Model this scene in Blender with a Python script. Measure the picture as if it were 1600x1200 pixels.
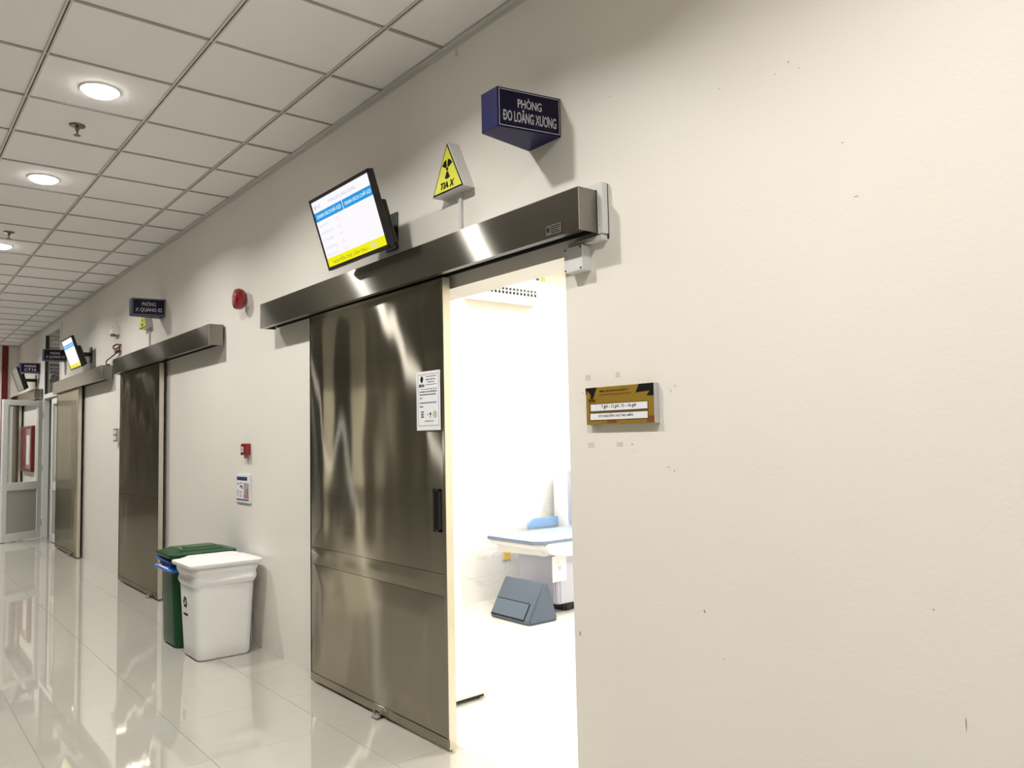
import bpy, bmesh, math, random
from mathutils import Vector, Matrix, noise
random.seed(7)
R = math.radians
scene = bpy.context.scene
COL = scene.collection
for o in list(bpy.data.objects): bpy.data.objects.remove(o)

# ------------------------------------------------------------------ camera
YAW, PIT, ROL, FPX = -0.88867, 0.06711, -0.02101, 1237.94
fw = Vector((math.sin(YAW)*math.cos(PIT), math.cos(YAW)*math.cos(PIT), math.sin(PIT)))
r0 = Vector((math.cos(YAW), -math.sin(YAW), 0)); u0 = r0.cross(fw)
rr = math.cos(ROL)*r0 + math.sin(ROL)*u0
uu = -math.sin(ROL)*r0 + math.cos(ROL)*u0
cam_d = bpy.data.cameras.new('camera'); cam = bpy.data.objects.new('camera', cam_d); COL.objects.link(cam)
cam_d.sensor_width = 36; cam_d.lens = FPX*36/1600; cam_d.clip_start = .05; cam_d.clip_end = 100
cam.matrix_world = Matrix(((rr.x,uu.x,-fw.x,0),(rr.y,uu.y,-fw.y,-2.177),(rr.z,uu.z,-fw.z,1.433),(0,0,0,1)))
scene.camera = cam
# ------------------------------------------------------------------ world, exposure
world = bpy.data.worlds.new('world'); scene.world = world; world.use_nodes = True
world.node_tree.nodes['Background'].inputs[0].default_value = (.8,.85,.9,1)
world.node_tree.nodes['Background'].inputs[1].default_value = .3
vs = scene.view_settings
scene.display_settings.display_device = 'sRGB'
vs.view_transform = 'Standard'; vs.look = 'None'; vs.exposure = 0.0; vs.gamma = 1; vs.use_curve_mapping = False
P_DOWN, P_FILL, P_ROOM = 31, 7.0, 32      # watts of downlights, added hall fill panels, room panels
LAMP_COL = (1.0, .975, .93)

# ------------------------------------------------------------------ materials
MATS = {}
def mat(name, col, rough=.5, metal=0, spec=.5, var=0, vscale=6, bump=0, bscale=40, stretch=(1,1,1), emit=None, estr=1, coat=0, trans=0, ior=1.45, alpha=1, aniso=0):
    if name in MATS: return MATS[name]
    m = bpy.data.materials.new(name); m.use_nodes = True; MATS[name] = m
    nt = m.node_tree; b = nt.nodes['Principled BSDF']
    b.inputs['Base Color'].default_value = (*col,1); b.inputs['Roughness'].default_value = rough
    b.inputs['Metallic'].default_value = metal; b.inputs['Specular IOR Level'].default_value = spec
    b.inputs['IOR'].default_value = ior
    if coat: b.inputs['Coat Weight'].default_value = coat; b.inputs['Coat Roughness'].default_value = .05
    if trans: b.inputs['Transmission Weight'].default_value = trans
    if alpha < 1: b.inputs['Alpha'].default_value = alpha
    if aniso:      # horizontal grinding lines: highlights smear up and down
        b.inputs['Anisotropic'].default_value = aniso
        tg = nt.nodes.new('ShaderNodeCombineXYZ'); tg.inputs['Z'].default_value = 1
        nt.links.new(tg.outputs['Vector'], b.inputs['Tangent'])
    if emit: b.inputs['Emission Color'].default_value = (*emit,1); b.inputs['Emission Strength'].default_value = estr
    if var or bump:
        tc = nt.nodes.new('ShaderNodeTexCoord'); mp = nt.nodes.new('ShaderNodeMapping')
        mp.inputs['Scale'].default_value = stretch
        nt.links.new(tc.outputs['Object'], mp.inputs['Vector'])
    if var:
        n = nt.nodes.new('ShaderNodeTexNoise'); n.inputs['Scale'].default_value = vscale; n.inputs['Detail'].default_value = 5
        cr = nt.nodes.new('ShaderNodeMix'); cr.data_type = 'RGBA'
        cr.inputs['A'].default_value = (*[max(0,c*(1-var)) for c in col],1)
        cr.inputs['B'].default_value = (*[min(1,c*(1+var)) for c in col],1)
        nt.links.new(mp.outputs['Vector'], n.inputs['Vector']); nt.links.new(n.outputs['Fac'], cr.inputs['Factor'])
        nt.links.new(cr.outputs['Result'], b.inputs['Base Color'])
    if bump:
        n2 = nt.nodes.new('ShaderNodeTexNoise'); n2.inputs['Scale'].default_value = bscale; n2.inputs['Detail'].default_value = 4
        bp = nt.nodes.new('ShaderNodeBump'); bp.inputs['Strength'].default_value = bump; bp.inputs['Distance'].default_value = .01
        nt.links.new(mp.outputs['Vector'], n2.inputs['Vector']); nt.links.new(n2.outputs['Fac'], bp.inputs['Height'])
        nt.links.new(bp.outputs['Normal'], b.inputs['Normal'])
    return m
def marble(name, base, vein, scale, rough, amount=.5):
    m = bpy.data.materials.new(name); m.use_nodes = True; MATS[name] = m
    nt = m.node_tree; b = nt.nodes['Principled BSDF']; b.inputs['Roughness'].default_value = rough
    tc = nt.nodes.new('ShaderNodeNewGeometry')
    mp = nt.nodes.new('ShaderNodeMapping'); mp.inputs['Rotation'].default_value = (R(35),R(20),R(30)); mp.inputs['Scale'].default_value = (1,1,2.2)
    nt.links.new(tc.outputs['Position'], mp.inputs['Vector'])
    n = nt.nodes.new('ShaderNodeTexNoise'); n.inputs['Scale'].default_value = scale; n.inputs['Detail'].default_value = 6; n.inputs['Distortion'].default_value = .8
    nt.links.new(mp.outputs['Vector'], n.inputs['Vector'])
    cr = nt.nodes.new('ShaderNodeValToRGB'); e = cr.color_ramp.elements
    e[0].position = .485; e[0].color = (*base,1); e[1].position = .515; e[1].color = (*base,1)
    k = e.new(.5); k.color = (*[base[i]*(1-amount)+vein[i]*amount for i in range(3)],1)
    nt.links.new(n.outputs['Fac'], cr.inputs['Fac']); nt.links.new(cr.outputs['Color'], b.inputs['Base Color'])
    return m
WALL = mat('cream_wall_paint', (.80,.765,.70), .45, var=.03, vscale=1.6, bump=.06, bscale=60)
WALLD = mat('dimmed_wall_paint', (.42,.38,.31), .5, var=.05, vscale=1.2)  # paint darkened to stand in for dim light in hall and passage
BROWN = mat('reflection_dark_brown', (.10,.085,.065), .5, var=.15, vscale=3)  # for unseen surfaces added to darken what the steel reflects
CEIL = mat('ceiling_board', (.84,.82,.80), .8, var=.03, vscale=3, bump=.08, bscale=160)
RAIL = mat('painted_rail', (.60,.59,.55), .45, var=.06, vscale=8)
TEE = mat('grey_cross_tee', (.36,.35,.32), .5, var=.1, vscale=8)
GROOVE = mat('dark_groove', (.07,.07,.06), .7)
TILE = mat('glossy_floor_tile', (.47,.448,.395), .02, var=.04, vscale=2.5, ior=2.35)
GROUT = mat('grey_grout', (.34,.31,.27), .8)
def ground_steel(name, col, r_aniso, aniso, r_sharp, mix, var=.08):
    # sheet steel ground along x: a clear reflection plus highlights smeared up and down by the grinding lines
    m = bpy.data.materials.new(name); m.use_nodes = True; MATS[name] = m
    nt = m.node_tree; nt.nodes.remove(nt.nodes['Principled BSDF']); out = nt.nodes['Material Output']
    tg = nt.nodes.new('ShaderNodeCombineXYZ'); tg.inputs['X'].default_value = 1
    tc = nt.nodes.new('ShaderNodeTexCoord'); mp = nt.nodes.new('ShaderNodeMapping'); mp.inputs['Scale'].default_value = (1,1,.35)
    n = nt.nodes.new('ShaderNodeTexNoise'); n.inputs['Scale'].default_value = 2.4; n.inputs['Detail'].default_value = 5
    cr = nt.nodes.new('ShaderNodeMix'); cr.data_type = 'RGBA'
    cr.inputs['A'].default_value = (*[c*(1-var) for c in col],1); cr.inputs['B'].default_value = (*[c*(1+var) for c in col],1)
    nt.links.new(tc.outputs['Object'], mp.inputs['Vector']); nt.links.new(mp.outputs['Vector'], n.inputs['Vector']); nt.links.new(n.outputs['Fac'], cr.inputs['Factor'])
    g1 = nt.nodes.new('ShaderNodeBsdfAnisotropic'); g1.inputs['Roughness'].default_value = r_aniso; g1.inputs['Anisotropy'].default_value = aniso
    nt.links.new(tg.outputs['Vector'], g1.inputs['Tangent'])
    g2 = nt.nodes.new('ShaderNodeBsdfAnisotropic'); g2.inputs['Roughness'].default_value = r_sharp
    for g in (g1,g2): nt.links.new(cr.outputs['Result'], g.inputs['Color'])
    mx = nt.nodes.new('ShaderNodeMixShader'); mx.inputs['Fac'].default_value = mix
    nt.links.new(g1.outputs['BSDF'], mx.inputs[1]); nt.links.new(g2.outputs['BSDF'], mx.inputs[2]); nt.links.new(mx.outputs['Shader'], out.inputs['Surface'])
    return m
STEEL = ground_steel('polished_steel', (.44,.41,.345), .185, .89, .09, .45)
STEELC = mat('satin_steel_cap', (.25,.235,.205), .28, metal=1, var=.05, vscale=6)
STEELB = ground_steel('brushed_steel', (.40,.382,.345), .20, .80, .16, .12, .04)
STEELE = mat('satin_steel_edge', (.70,.66,.56), .36, metal=1, var=.06, vscale=5)
DARKSTEEL = mat('dark_recess', (.035,.033,.03), .4, metal=.4)
CHROME = mat('chrome', (.6,.6,.58), .2, metal=1)
AGED = mat('aged_chrome', (.22,.21,.19), .3, metal=1)
WHITEP = mat('white_plastic', (.80,.80,.79), .35, var=.02, vscale=5)
GREYP = mat('grey_white_plastic', (.66,.66,.65), .4, var=.05, vscale=12)
BLACKP = mat('black_plastic', (.012,.012,.013), .3)
NAVY = mat('navy_acrylic', (.006,.005,.028), .4, spec=.25)
NAVYS = mat('navy_side', (.007,.007,.07), .4, spec=.25)
LETTER = mat('silver_lettering', (.78,.78,.84), .4)
YELLOW = mat('yellow_print', (.74,.74,.02), .4)
BLACK = mat('black_print', (.006,.006,.006), .6, spec=.2)
PAPER = mat('white_paper', (.78,.78,.80), .6)
PAPERG = mat('grey_print', (.10,.10,.12), .6)
PALEGR = mat('pale_grey_print', (.5,.5,.5), .6)
GOLD = mat('gold_laminate', (.27,.17,.022), .35, var=.18, vscale=9, stretch=(.3,1,5))
RUST = mat('rust_print', (.20,.055,.015), .5)
GREEN = mat('green_bin_plastic', (.003,.055,.013), .3, spec=.35)
BLUEBAG = mat('blue_bag', (.008,.09,.36), .25, bump=.5, bscale=14)
BINW = mat('white_bin_plastic', (.80,.79,.77), .4, var=.05, vscale=4)
BAGW = mat('white_bag', (.84,.84,.84), .3, bump=.35, bscale=12)
RED = mat('red_plastic', (.22,.004,.006), .18, coat=.6)
REDP = mat('red_paint', (.115,.004,.006), .4)
NAVYP = mat('navy_print', (.02,.03,.16), .5)
PINK = mat('pink_print', (.42,.2,.19), .6)
TAUPE = mat('taupe_print', (.42,.36,.33), .6)
ALU = mat('white_aluminium', (.80,.80,.77), .35, var=.03, vscale=6)
ALUP = mat('grey_door_panel', (.46,.45,.38), .5, var=.04, vscale=4)
GLASS = mat('clear_glass', (.93,.96,.95), .02, trans=1, ior=1.5)
GLASSD = mat('dark_reflective_glass', (.10,.10,.09), .03, spec=1.0, ior=2.0)
BLUEPAD = mat('pale_blue_vinyl', (.36,.48,.68), .4, var=.02)
BLUERAIL = mat('blue_vinyl_rail', (.24,.40,.66), .4)
PADEDGE = mat('slate_vinyl_edge', (.20,.25,.34), .45)
SLATE = mat('slate_vinyl', (.095,.125,.175), .42, var=.08, vscale=3)
LAV = mat('lavender_housing', (.50,.50,.60), .45)
ORANGE = mat('yellow_sticker', (.85,.60,.12), .5)
TRIMP = mat('lime_sticker', (.35,.7,.05), .5)
SCUFF = mat('grey_scuff', (.33,.31,.28), .8)
RESID = mat('tape_residue', (.62,.60,.55), .35)
ROOMW = mat('room_cream_paint', (.84,.80,.70), .5, var=.02)
MARBLE = marble('white_marble_tile', (.86,.86,.84), (.55,.54,.50), 1.3, .12, .3)
ROOMF = marble('room_floor_tile', (.82,.80,.75), (.6,.58,.52), 1.1, .1, .35)
LAMPM = mat('lamp_diffuser', (1,1,1), .5, emit=(1,.97,.93), estr=24)
PANELM = mat('panel_diffuser', (1,1,1), .5, emit=(1,.98,.95), estr=14)
def screen(name, c, s): return mat(name, (0,0,0), .3, emit=c, estr=s)
S_WHITE = screen('screen_white', (.96,.94,.97), 1.0)
S_BLUE = screen('screen_blue', (.012,.30,.72), 1.0)
S_CYAN = screen('screen_cyan', (.55,.86,1), 1.0)
S_YEL = screen('screen_yellow', (.90,.85,.0), 1.0)
S_LAV = screen('screen_lavender', (.56,.57,.82), 1.0)
S_PNK = screen('screen_pink', (.86,.70,.78), 1.0)
S_OLV = screen('screen_olive', (.16,.14,.0), 1.0)
S_OFF = mat('dark_screen', (.10,.095,.08), .25)

# ------------------------------------------------------------------ mesh helpers
def new(): return bmesh.new()
def box(bm, x0,x1,y0,y1,z0,z1, bev=0, seg=2):
    vs_ = [bm.verts.new((x,y,z)) for z in (z0,z1) for y in (y0,y1) for x in (x0,x1)]
    F = [(0,2,3,1),(4,5,7,6),(0,1,5,4),(1,3,7,5),(3,2,6,7),(2,0,4,6)]
    fs = [bm.faces.new([vs_[i] for i in f]) for f in F]
    if bev:
        es = list({e for f in fs for e in f.edges})
        bmesh.ops.bevel(bm, geom=es, offset=bev, segments=seg, affect='EDGES', profile=.5)
    return bm
def bx(*a, **k): return box(new(), *a, **k)
def prism(bm, poly, M, d0=0, d1=.001):
    """polygon in local xy extruded from d0 to d1 along local z, mapped by M"""
    a = [bm.verts.new(M @ Vector((x,y,d0))) for x,y in poly]; b = [bm.verts.new(M @ Vector((x,y,d1))) for x,y in poly]
    n = len(poly)
    bm.faces.new(a[::-1]); bm.faces.new(b)
    for i in range(n): bm.faces.new((a[i],a[(i+1)%n],b[(i+1)%n],b[i]))
    bmesh.ops.recalc_face_normals(bm, faces=bm.faces)
    return bm
def rect(x0,x1,y0,y1): return [(x0,y0),(x1,y0),(x1,y1),(x0,y1)]
def frame(o, xd, up=(0,0,1)):
    x = Vector(xd).normalized(); n = x.cross(Vector(up)).normalized(); y = n.cross(x)
    return Matrix(((x.x,y.x,n.x,o[0]),(x.y,y.y,n.y,o[1]),(x.z,y.z,n.z,o[2]),(0,0,0,1)))
def lathe(bm, prof, M=Matrix.Identity(4), n=24):
    rings = []
    for r_, h in prof:
        rings.append([bm.verts.new(M @ Vector((r_*math.cos(2*math.pi*i/n), r_*math.sin(2*math.pi*i/n), h))) for i in range(n)])
    for a, b in zip(rings, rings[1:]):
        for i in range(n): bm.faces.new((a[i],a[(i+1)%n],b[(i+1)%n],b[i]))
    bm.faces.new(rings[0][::-1]); bm.faces.new(rings[-1])
    bmesh.ops.recalc_face_normals(bm, faces=bm.faces)
    return bm
def tube(bm, pts, r_, n=8):
    pts = [Vector(p) for p in pts]; rings = []
    for i, p in enumerate(pts):
        d = (pts[min(i+1,len(pts)-1)]-pts[max(i-1,0)]).normalized()
        a = d.cross(Vector((.31,.77,.55))).normalized(); b = d.cross(a)
        rings.append([bm.verts.new(p+r_*(math.cos(2*math.pi*k/n)*a+math.sin(2*math.pi*k/n)*b)) for k in range(n)])
    for a, b in zip(rings, rings[1:]):
        for k in range(n): bm.faces.new((a[k],a[(k+1)%n],b[(k+1)%n],b[k]))
    bm.faces.new(rings[0][::-1]); bm.faces.new(rings[-1])
    bmesh.ops.recalc_face_normals(bm, faces=bm.faces)
    return bm
def loft(bm, secs, nc=6, wob=0, seed=0, caps=True):
    """secs: (z, hx, hy, corner_radius, cx, cy)"""
    rings = []
    for s, (z,hx,hy,cr,cx,cy) in enumerate(secs):
        ring = []
        for q,(sx,sy) in enumerate(((1,1),(-1,1),(-1,-1),(1,-1))):
            for k in range(nc+1):
                t = math.pi/2*(q + k/nc)
                x = cx+sx*(hx-cr)+cr*math.cos(t); y = cy+sy*(hy-cr)+cr*math.sin(t)
                w = wob*noise.noise(Vector((x*9+seed,y*9,z*7))) if wob else 0
                ring.append(bm.verts.new((x+w*(x-cx)/max(hx,.01), y+w*(y-cy)/max(hy,.01), z+w*.6)))
        rings.append(ring)
    n = len(rings[0])
    for a, b in zip(rings, rings[1:]):
        for i in range(n): bm.faces.new((a[i],a[(i+1)%n],b[(i+1)%n],b[i]))
    if caps: bm.faces.new(rings[0][::-1]); bm.faces.new(rings[-1])
    bmesh.ops.recalc_face_normals(bm, faces=bm.faces)
    return bm
def obj(name, bm, m, parent=None, smooth=False, off=None):
    me = bpy.data.meshes.new(name)
    if off is not None: bmesh.ops.translate(bm, verts=bm.verts, vec=-Vector(off))
    bm.to_mesh(me); bm.free()
    if smooth:
        for p in me.polygons: p.use_smooth = True
        try: me.set_sharp_from_angle(angle=R(35))
        except Exception: pass
    me.materials.append(m)
    o = bpy.data.objects.new(name, me); COL.objects.link(o)
    if parent: o.parent = parent
    return o
def tag(o, label=None, cat=None, group=None, kind=None):
    if label: o['label'] = label
    if cat: o['category'] = cat
    if group: o['group'] = group
    if kind: o['kind'] = kind
    return o
def thing(name, loc, label, cat, group=None, kind=None, rot=(0,0,0)):
    o = bpy.data.objects.new(name, None); COL.objects.link(o); o.location = loc; o.rotation_euler = rot; o.empty_display_size = .05
    return tag(o, label, cat, group, kind)
def copy_tree(o, parent=None):
    c = o.copy(); COL.objects.link(c); c.parent = parent
    for ch in list(o.children): copy_tree(ch, c)
    return c
def text_bm(body, M, w=None, h=None, center=True, shear=0, fat=0, depth=.0006):
    c = bpy.data.curves.new('lettering','FONT'); plain = body.replace('Đ','D').replace('Ư','U').replace('Ơ','O'); c.body = plain; c.align_x = 'LEFT'; c.shear = shear; c.offset = 0; c.resolution_u = 3
    o = bpy.data.objects.new('lettering', c); COL.objects.link(o)
    dg = bpy.context.evaluated_depsgraph_get(); me = bpy.data.meshes.new_from_object(o.evaluated_get(dg))
    bpy.data.objects.remove(o)
    bm = new(); bm.from_mesh(me); bpy.data.meshes.remove(me)
    for i_, ch in enumerate(body):
        if ch in 'ĐƯƠ':
            def width(tx_):
                c2 = bpy.data.curves.new('lettering','FONT'); c2.body = tx_; o2 = bpy.data.objects.new('lettering', c2); COL.objects.link(o2)
                m2 = bpy.data.meshes.new_from_object(o2.evaluated_get(bpy.context.evaluated_depsgraph_get())); bpy.data.objects.remove(o2)
                r2 = max(v.co.x for v in m2.vertices); l2 = min(v.co.x for v in m2.vertices); bpy.data.meshes.remove(m2); return l2, r2
            xr = width(plain[:i_+1])[1]
            if ch == 'Đ':
                l2, r2 = width('D'); xl = xr-(r2-l2); box(bm, xl-.09, xl+.30, .31, .385, -.0, .001)
            else: box(bm, xr-.03, xr+.06, .60, .665, 0, .001); box(bm, xr+.02, xr+.085, .62, .76, 0, .001)
    if fat:
        base = list(bm.verts)+list(bm.edges)+list(bm.faces)
        for dx, dy in ((fat*2,0),(-fat*2,0),(0,fat*1.4),(0,-fat*1.4)):
            g = bmesh.ops.duplicate(bm, geom=base)
            bmesh.ops.translate(bm, verts=[v for v in g['geom'] if isinstance(v, bmesh.types.BMVert)], vec=(dx,dy,0))
    xs = [v.co.x for v in bm.verts]; ys = [v.co.y for v in bm.verts]
    x0,x1,y0,y1 = min(xs),max(xs),min(ys),max(ys)
    sy = (h/(y1-y0)) if h else None; sx = (w/(x1-x0)) if w else None
    sx = sx or sy; sy = sy or sx
    ox = (x0+x1)/2 if center else x0
    for v in bm.verts: v.co = M @ Vector(((v.co.x-ox)*sx, (v.co.y-y0)*sy, depth))
    return bm

# ------------------------------------------------------------------ key dimensions
HC = 3.357            # ceiling
X0R = -3.144          # ceiling row reference
XE = -17.6            # far end wall
XN = 3.2              # near end wall
YO = -8.2             # opposite wall of the hall
WT = .19              # wall thickness
# ================================================================== FLOOR
floor = thing('floor', (0,0,0), 'glossy cream tiled corridor floor', 'floor', kind='structure')
obj('subfloor', bx(XE-.2,XN,YO,.0,-.06,-.004), GROUT, floor)
obj('far_paving', bx(XE-.2,XN,YO,-2.742,-.004,0), TILE, floor)
tb = bx(-.2993,.2993,-.2993,.2993,-.02,0, bev=.0005, seg=1)
tile_me = None
ys_t = [(-.33-.6*k, -.33-.6*k-.6) for k in range(4)]
xs_t = [(-3.755-.6*k) for k in range(-11, 23)]
for x1 in xs_t:
    for ya, yb in ys_t:
        cx, cy = x1-.3, (ya+yb)/2
        if tile_me is None:
            t = obj('floor_tile', tb, TILE, floor); tile_me = t.data
        else:
            t = bpy.data.objects.new('floor_tile', tile_me); COL.objects.link(t); t.parent = floor
        t.location = (cx, cy, 0)
tile2 = None
for x1 in xs_t:
    if tile2 is None:
        t = obj('floor_tile', bx(-.2993,.2993,-.3293,0,-.02,0), TILE, floor); tile2 = t.data
    else:
        t = bpy.data.objects.new('floor_tile', tile2); COL.objects.link(t); t.parent = floor
    t.location = (x1-.3, 0, 0)
# ================================================================== CEILING
ceiling = thing('ceiling', (0,0,HC), 'suspended ceiling of square white boards in a metal grid', 'ceiling', kind='structure')
cols = [0,-.342]+[-.342-.604*k for k in range(1,9)]          # grid lines along the corridor
rows = [X0R-.6*k for k in range(-10,25)]
tm = {}
for ci in range(4):
    ya, yb = cols[ci], cols[ci+1]
    for ri in range(len(rows)-1):
        xa, xb = rows[ri], rows[ri+1]
        if xa < XE: continue
        key = 0 if ci == 0 else 1
        w = abs(ya-yb)/2-.006
        if key not in tm:
            t = obj('ceiling_tile', bx(-.293,.293,-w,w,.007,.02, bev=.002, seg=1), CEIL, ceiling); tm[key] = t.data
        else:
            t = bpy.data.objects.new('ceiling_tile', tm[key]); COL.objects.link(t); t.parent = ceiling
        t.location = ((xa+xb)/2, (ya+yb)/2, random.uniform(0,.0025))
        t.rotation_euler = (random.uniform(-.002,.002), random.uniform(-.002,.002), 0)
for y in cols[1:5]:
    b = new(); box(b, XE,XN,y-.013,y-.0035,-.0005,.012); box(b, XE,XN,y+.0035,y+.013,-.0005,.012)
    rail = obj('grid_runner', b, RAIL, ceiling)
    obj('groove', bx(XE,XN,y-.0045,y+.0045,.003,.011), GROOVE, rail)
for x in rows:
    if x > XE: obj('cross_tee', bx(x-.0075,x+.0075,cols[4],0,.001,.012), TEE, ceiling)
b = new(); box(b, XE,XN,-.026,0,-.001,.003); box(b, XE,XN,-.003,0,-.024,0)
obj('wall_angle', b, RAIL, ceiling)
obj('slab', bx(XE-.2,XN+.2,YO-.2,.0,.10,.2), CEIL, ceiling)
obj('added_dark_soffit', bx(XE,XN,YO,cols[4]-.013,-.02,.03), BROWN, ceiling)  # unseen dark soffit added so the steel covers reflect dark
# ================================================================== WALLS
OPL, OPR, OPT = -3.62, -2.322, 2.158          # open doorway
GL, GR, GT = -14.62, -13.2, 3.27              # glazed doorway far away
wr = tag(obj('wall_right', new(), WALL), 'cream painted corridor wall carrying the steel sliding doors', 'wall', kind='structure')
b = new()
for (x0,x1,z0,z1) in ((XE-.2,GL,0,3.7),(GL,GR,GT,3.7),(GR,OPL,0,3.7),(OPL,OPR,OPT,3.7),(OPR,XN+.2,0,3.7)):
    box(b, x0,x1,0,WT,z0,z1)
b.to_mesh(wr.data); b.free()
def speck(x, z, w, h, rot=0, m=SCUFF, name='scuff'):
    M = frame((x,-.0004,z),(math.cos(rot),0,math.sin(rot)),(-math.sin(rot),0,math.cos(rot)))
    n = 7; w *= .8; h *= .8; poly = [(w/2*math.cos(2*math.pi*i/n)*random.uniform(.6,1.1), h/2*math.sin(2*math.pi*i/n)*random.uniform(.6,1.1)) for i in range(n)]
    obj(name, prism(new(), poly, M, 0, .0004), m, wr)
for x,z,w,h,ro in ((-1.988,1.398,.009,.011,0),(-1.821,1.317,.03,.004,-.1),(-1.795,1.305,.012,.006,-1),(-1.689,.842,.008,.016,.4),(-2.29,.663,.012,.03,-.2),
                   (-.886,.687,.004,.05,0),(-1.133,2.267,.008,.007,0),(-1.293,2.571,.012,.006,.5),(-1.34,2.55,.008,.004,0),(-1.26,2.54,.006,.005,0),
                   (-1.78,1.60,.006,.012,.3),(-1.80,1.585,.004,.02,.5),(-1.62,.70,.008,.006,0),(-1.98,1.375,.008,.004,-.6),(-2.24,1.60,.006,.012,.3),
                   (-2.255,1.57,.004,.005,0),(-2.05,2.73,.008,.006,0),(-2.7,2.72,.006,.006,0),(-1.55,2.58,.004,.01,0),(-1.1,2.1,.02,.004,0),(-.95,.96,.007,.006,0)):
    speck(x,z,w,h,ro)
def tape(x,z,w,h,ro=0):
    M = frame((x,-.0003,z),(math.cos(ro),0,math.sin(ro)),(-math.sin(ro),0,math.cos(ro)))
    p = [(-w/2,-h/2),(-w*.1,-h/2+.002),(w/2,-h/2),(w/2-.002,0),(w/2,h/2),(0,h/2-.002),(-w/2,h/2)]
    obj('tape_residue', prism(new(), p, M, 0, .0006), RESID, wr)
for a in ((-2.208,1.659,.027,.022,.05),(-2.048,1.66,.022,.02,-.2),(-2.20,1.397,.032,.02,0),(-2.05,1.399,.03,.018,.08)): tape(*a)
bl = bx(-3.065,-3.045,-.003,.001,3.29,3.325); obj('plaster_chip', bl, SCUFF if False else RESID, wr)
# unseen far side of the hall; pillars and dark panels added for reflections
wl = tag(obj('wall_left', bx(XE-.2,XN+.2,YO-.2,YO,0,3.7), WALLD), 'brownish far wall of the hall opposite the doors, darkened for the steel reflections', 'wall', kind='structure')
for x in (-14.6,-8.2,-2.4): obj('added_pillar', bx(x-.35,x+.35,YO,YO+.18,0,3.4), WALL, wl)
for x in (-16.3,-12.4,-9.9,-6.3,-.5): obj('added_dark_panel', bx(x-1.2,x+1.2,YO,YO+.03,.1,2.5), BROWN, wl)
we = tag(obj('wall_end', bx(XE-.2,XE,YO,0,0,3.7), WALL), 'pale pinkish end wall closing the corridor', 'wall', kind='structure')
obj('added_dark_end_panel', bx(XE,XE+.05,-6.9,-1.6,0,3.3), BROWN, we)  # unseen dark panel added to darken reflections in the far doors
obj('added_glow_panel', bx(XE,XE+.04,-7.9,-6.8,.3,2.7), mat('added_glow',(.2,.2,.2),.3,emit=(.95,.88,.66),estr=1.3), we)  # unseen glowing panel added for a beige band in the door reflection
obj('red_pilaster', bx(XE,XE+.04,-.262,-.165,0,HC), REDP, we)
wb = tag(obj('wall_behind', bx(XN,XN+.2,YO,0,0,3.7), WALL), 'cream wall closing the near end of the corridor', 'wall', kind='structure')
# small passage behind the far glazed doorway
pf = tag(obj('floor_passage', bx(GL-.4,GR+.4,.0,2.6,-.06,-.001), TILE), 'tiled floor behind the far glazed doorway', 'floor', kind='structure')
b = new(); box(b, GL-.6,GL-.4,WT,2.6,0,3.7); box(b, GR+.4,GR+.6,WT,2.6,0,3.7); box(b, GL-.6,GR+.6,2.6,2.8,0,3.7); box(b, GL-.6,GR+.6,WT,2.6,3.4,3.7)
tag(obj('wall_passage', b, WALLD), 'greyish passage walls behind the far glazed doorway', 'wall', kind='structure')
# ================================================================== DOWNLIGHTS / ADDED FILL PANELS
def lamp(name, parent, loc, power, shape, sx, sy=None, spread=180):
    d = bpy.data.lights.new(name,'AREA'); d.shape = shape; d.size = sx
    if sy: d.size_y = sy
    d.energy = power; d.color = LAMP_COL; d.spread = R(spread)
    o = bpy.data.objects.new(name, d); COL.objects.link(o); o.parent = parent; o.location = loc
    return o
def make_down():
    t = thing('ceiling_downlight', (0,0,0), 'x', 'downlight', 'round downlights along the corridor ceiling')
    obj('trim_ring', lathe(new(), [(.105,0.008),(.105,.0),(.098,-.006),(.088,-.006),(.084,0)], n=32), WHITEP, t, True)
    obj('diffuser', lathe(new(), [(.085,.004),(.085,-.010),(.074,-.022),(.045,-.029),(.008,-.031)], n=32), LAMPM, t, True)
    lamp('lamp_light', t, (0,0,-.034), P_DOWN, 'DISK', .12, spread=148)
    return t
DX = [2.56,.756,-1.044,-2.844,-4.644,-6.444,-8.844,-10.644,-13.044,-14.844,-16.644]
DL = {-4.644:'bright round downlight in the ceiling, nearest of those in view', -6.444:'bright round downlight, second along the ceiling row',
      -8.844:'bright round downlight at the left edge, third along the ceiling row'}
d0 = make_down()
for i, x in enumerate(DX):
    o = d0 if i == 0 else copy_tree(d0)
    o.location = (x, -1.248, HC+.006)
    o['label'] = DL.get(x, 'round downlight further along the ceiling row, out of view')
def make_fill_panel():  # unseen fill panels added to brighten the near wall and reflected hall
    t = thing('hall_fill_panel', (0,0,0), 'unseen square fill panel added in the dark hall soffit', 'light panel', 'added fill panels over the hall')
    obj('frame', bx(-.16,.16,-.16,.16,0,.006), WHITEP, t)
    obj('diffuser', bx(-.125,.125,-.125,.125,-.003,.0), PANELM, t)
    lamp('lamp_light', t, (0,0,-.006), P_FILL, 'SQUARE', .24)
    return t
p0 = make_fill_panel()
for i,(x,y) in enumerate(((-13.5,-3.3),(-2.2,-5.0),(.6,-3.0))):
    o = p0 if i == 0 else copy_tree(p0); o.location = (x,y,HC-.022)
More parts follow.
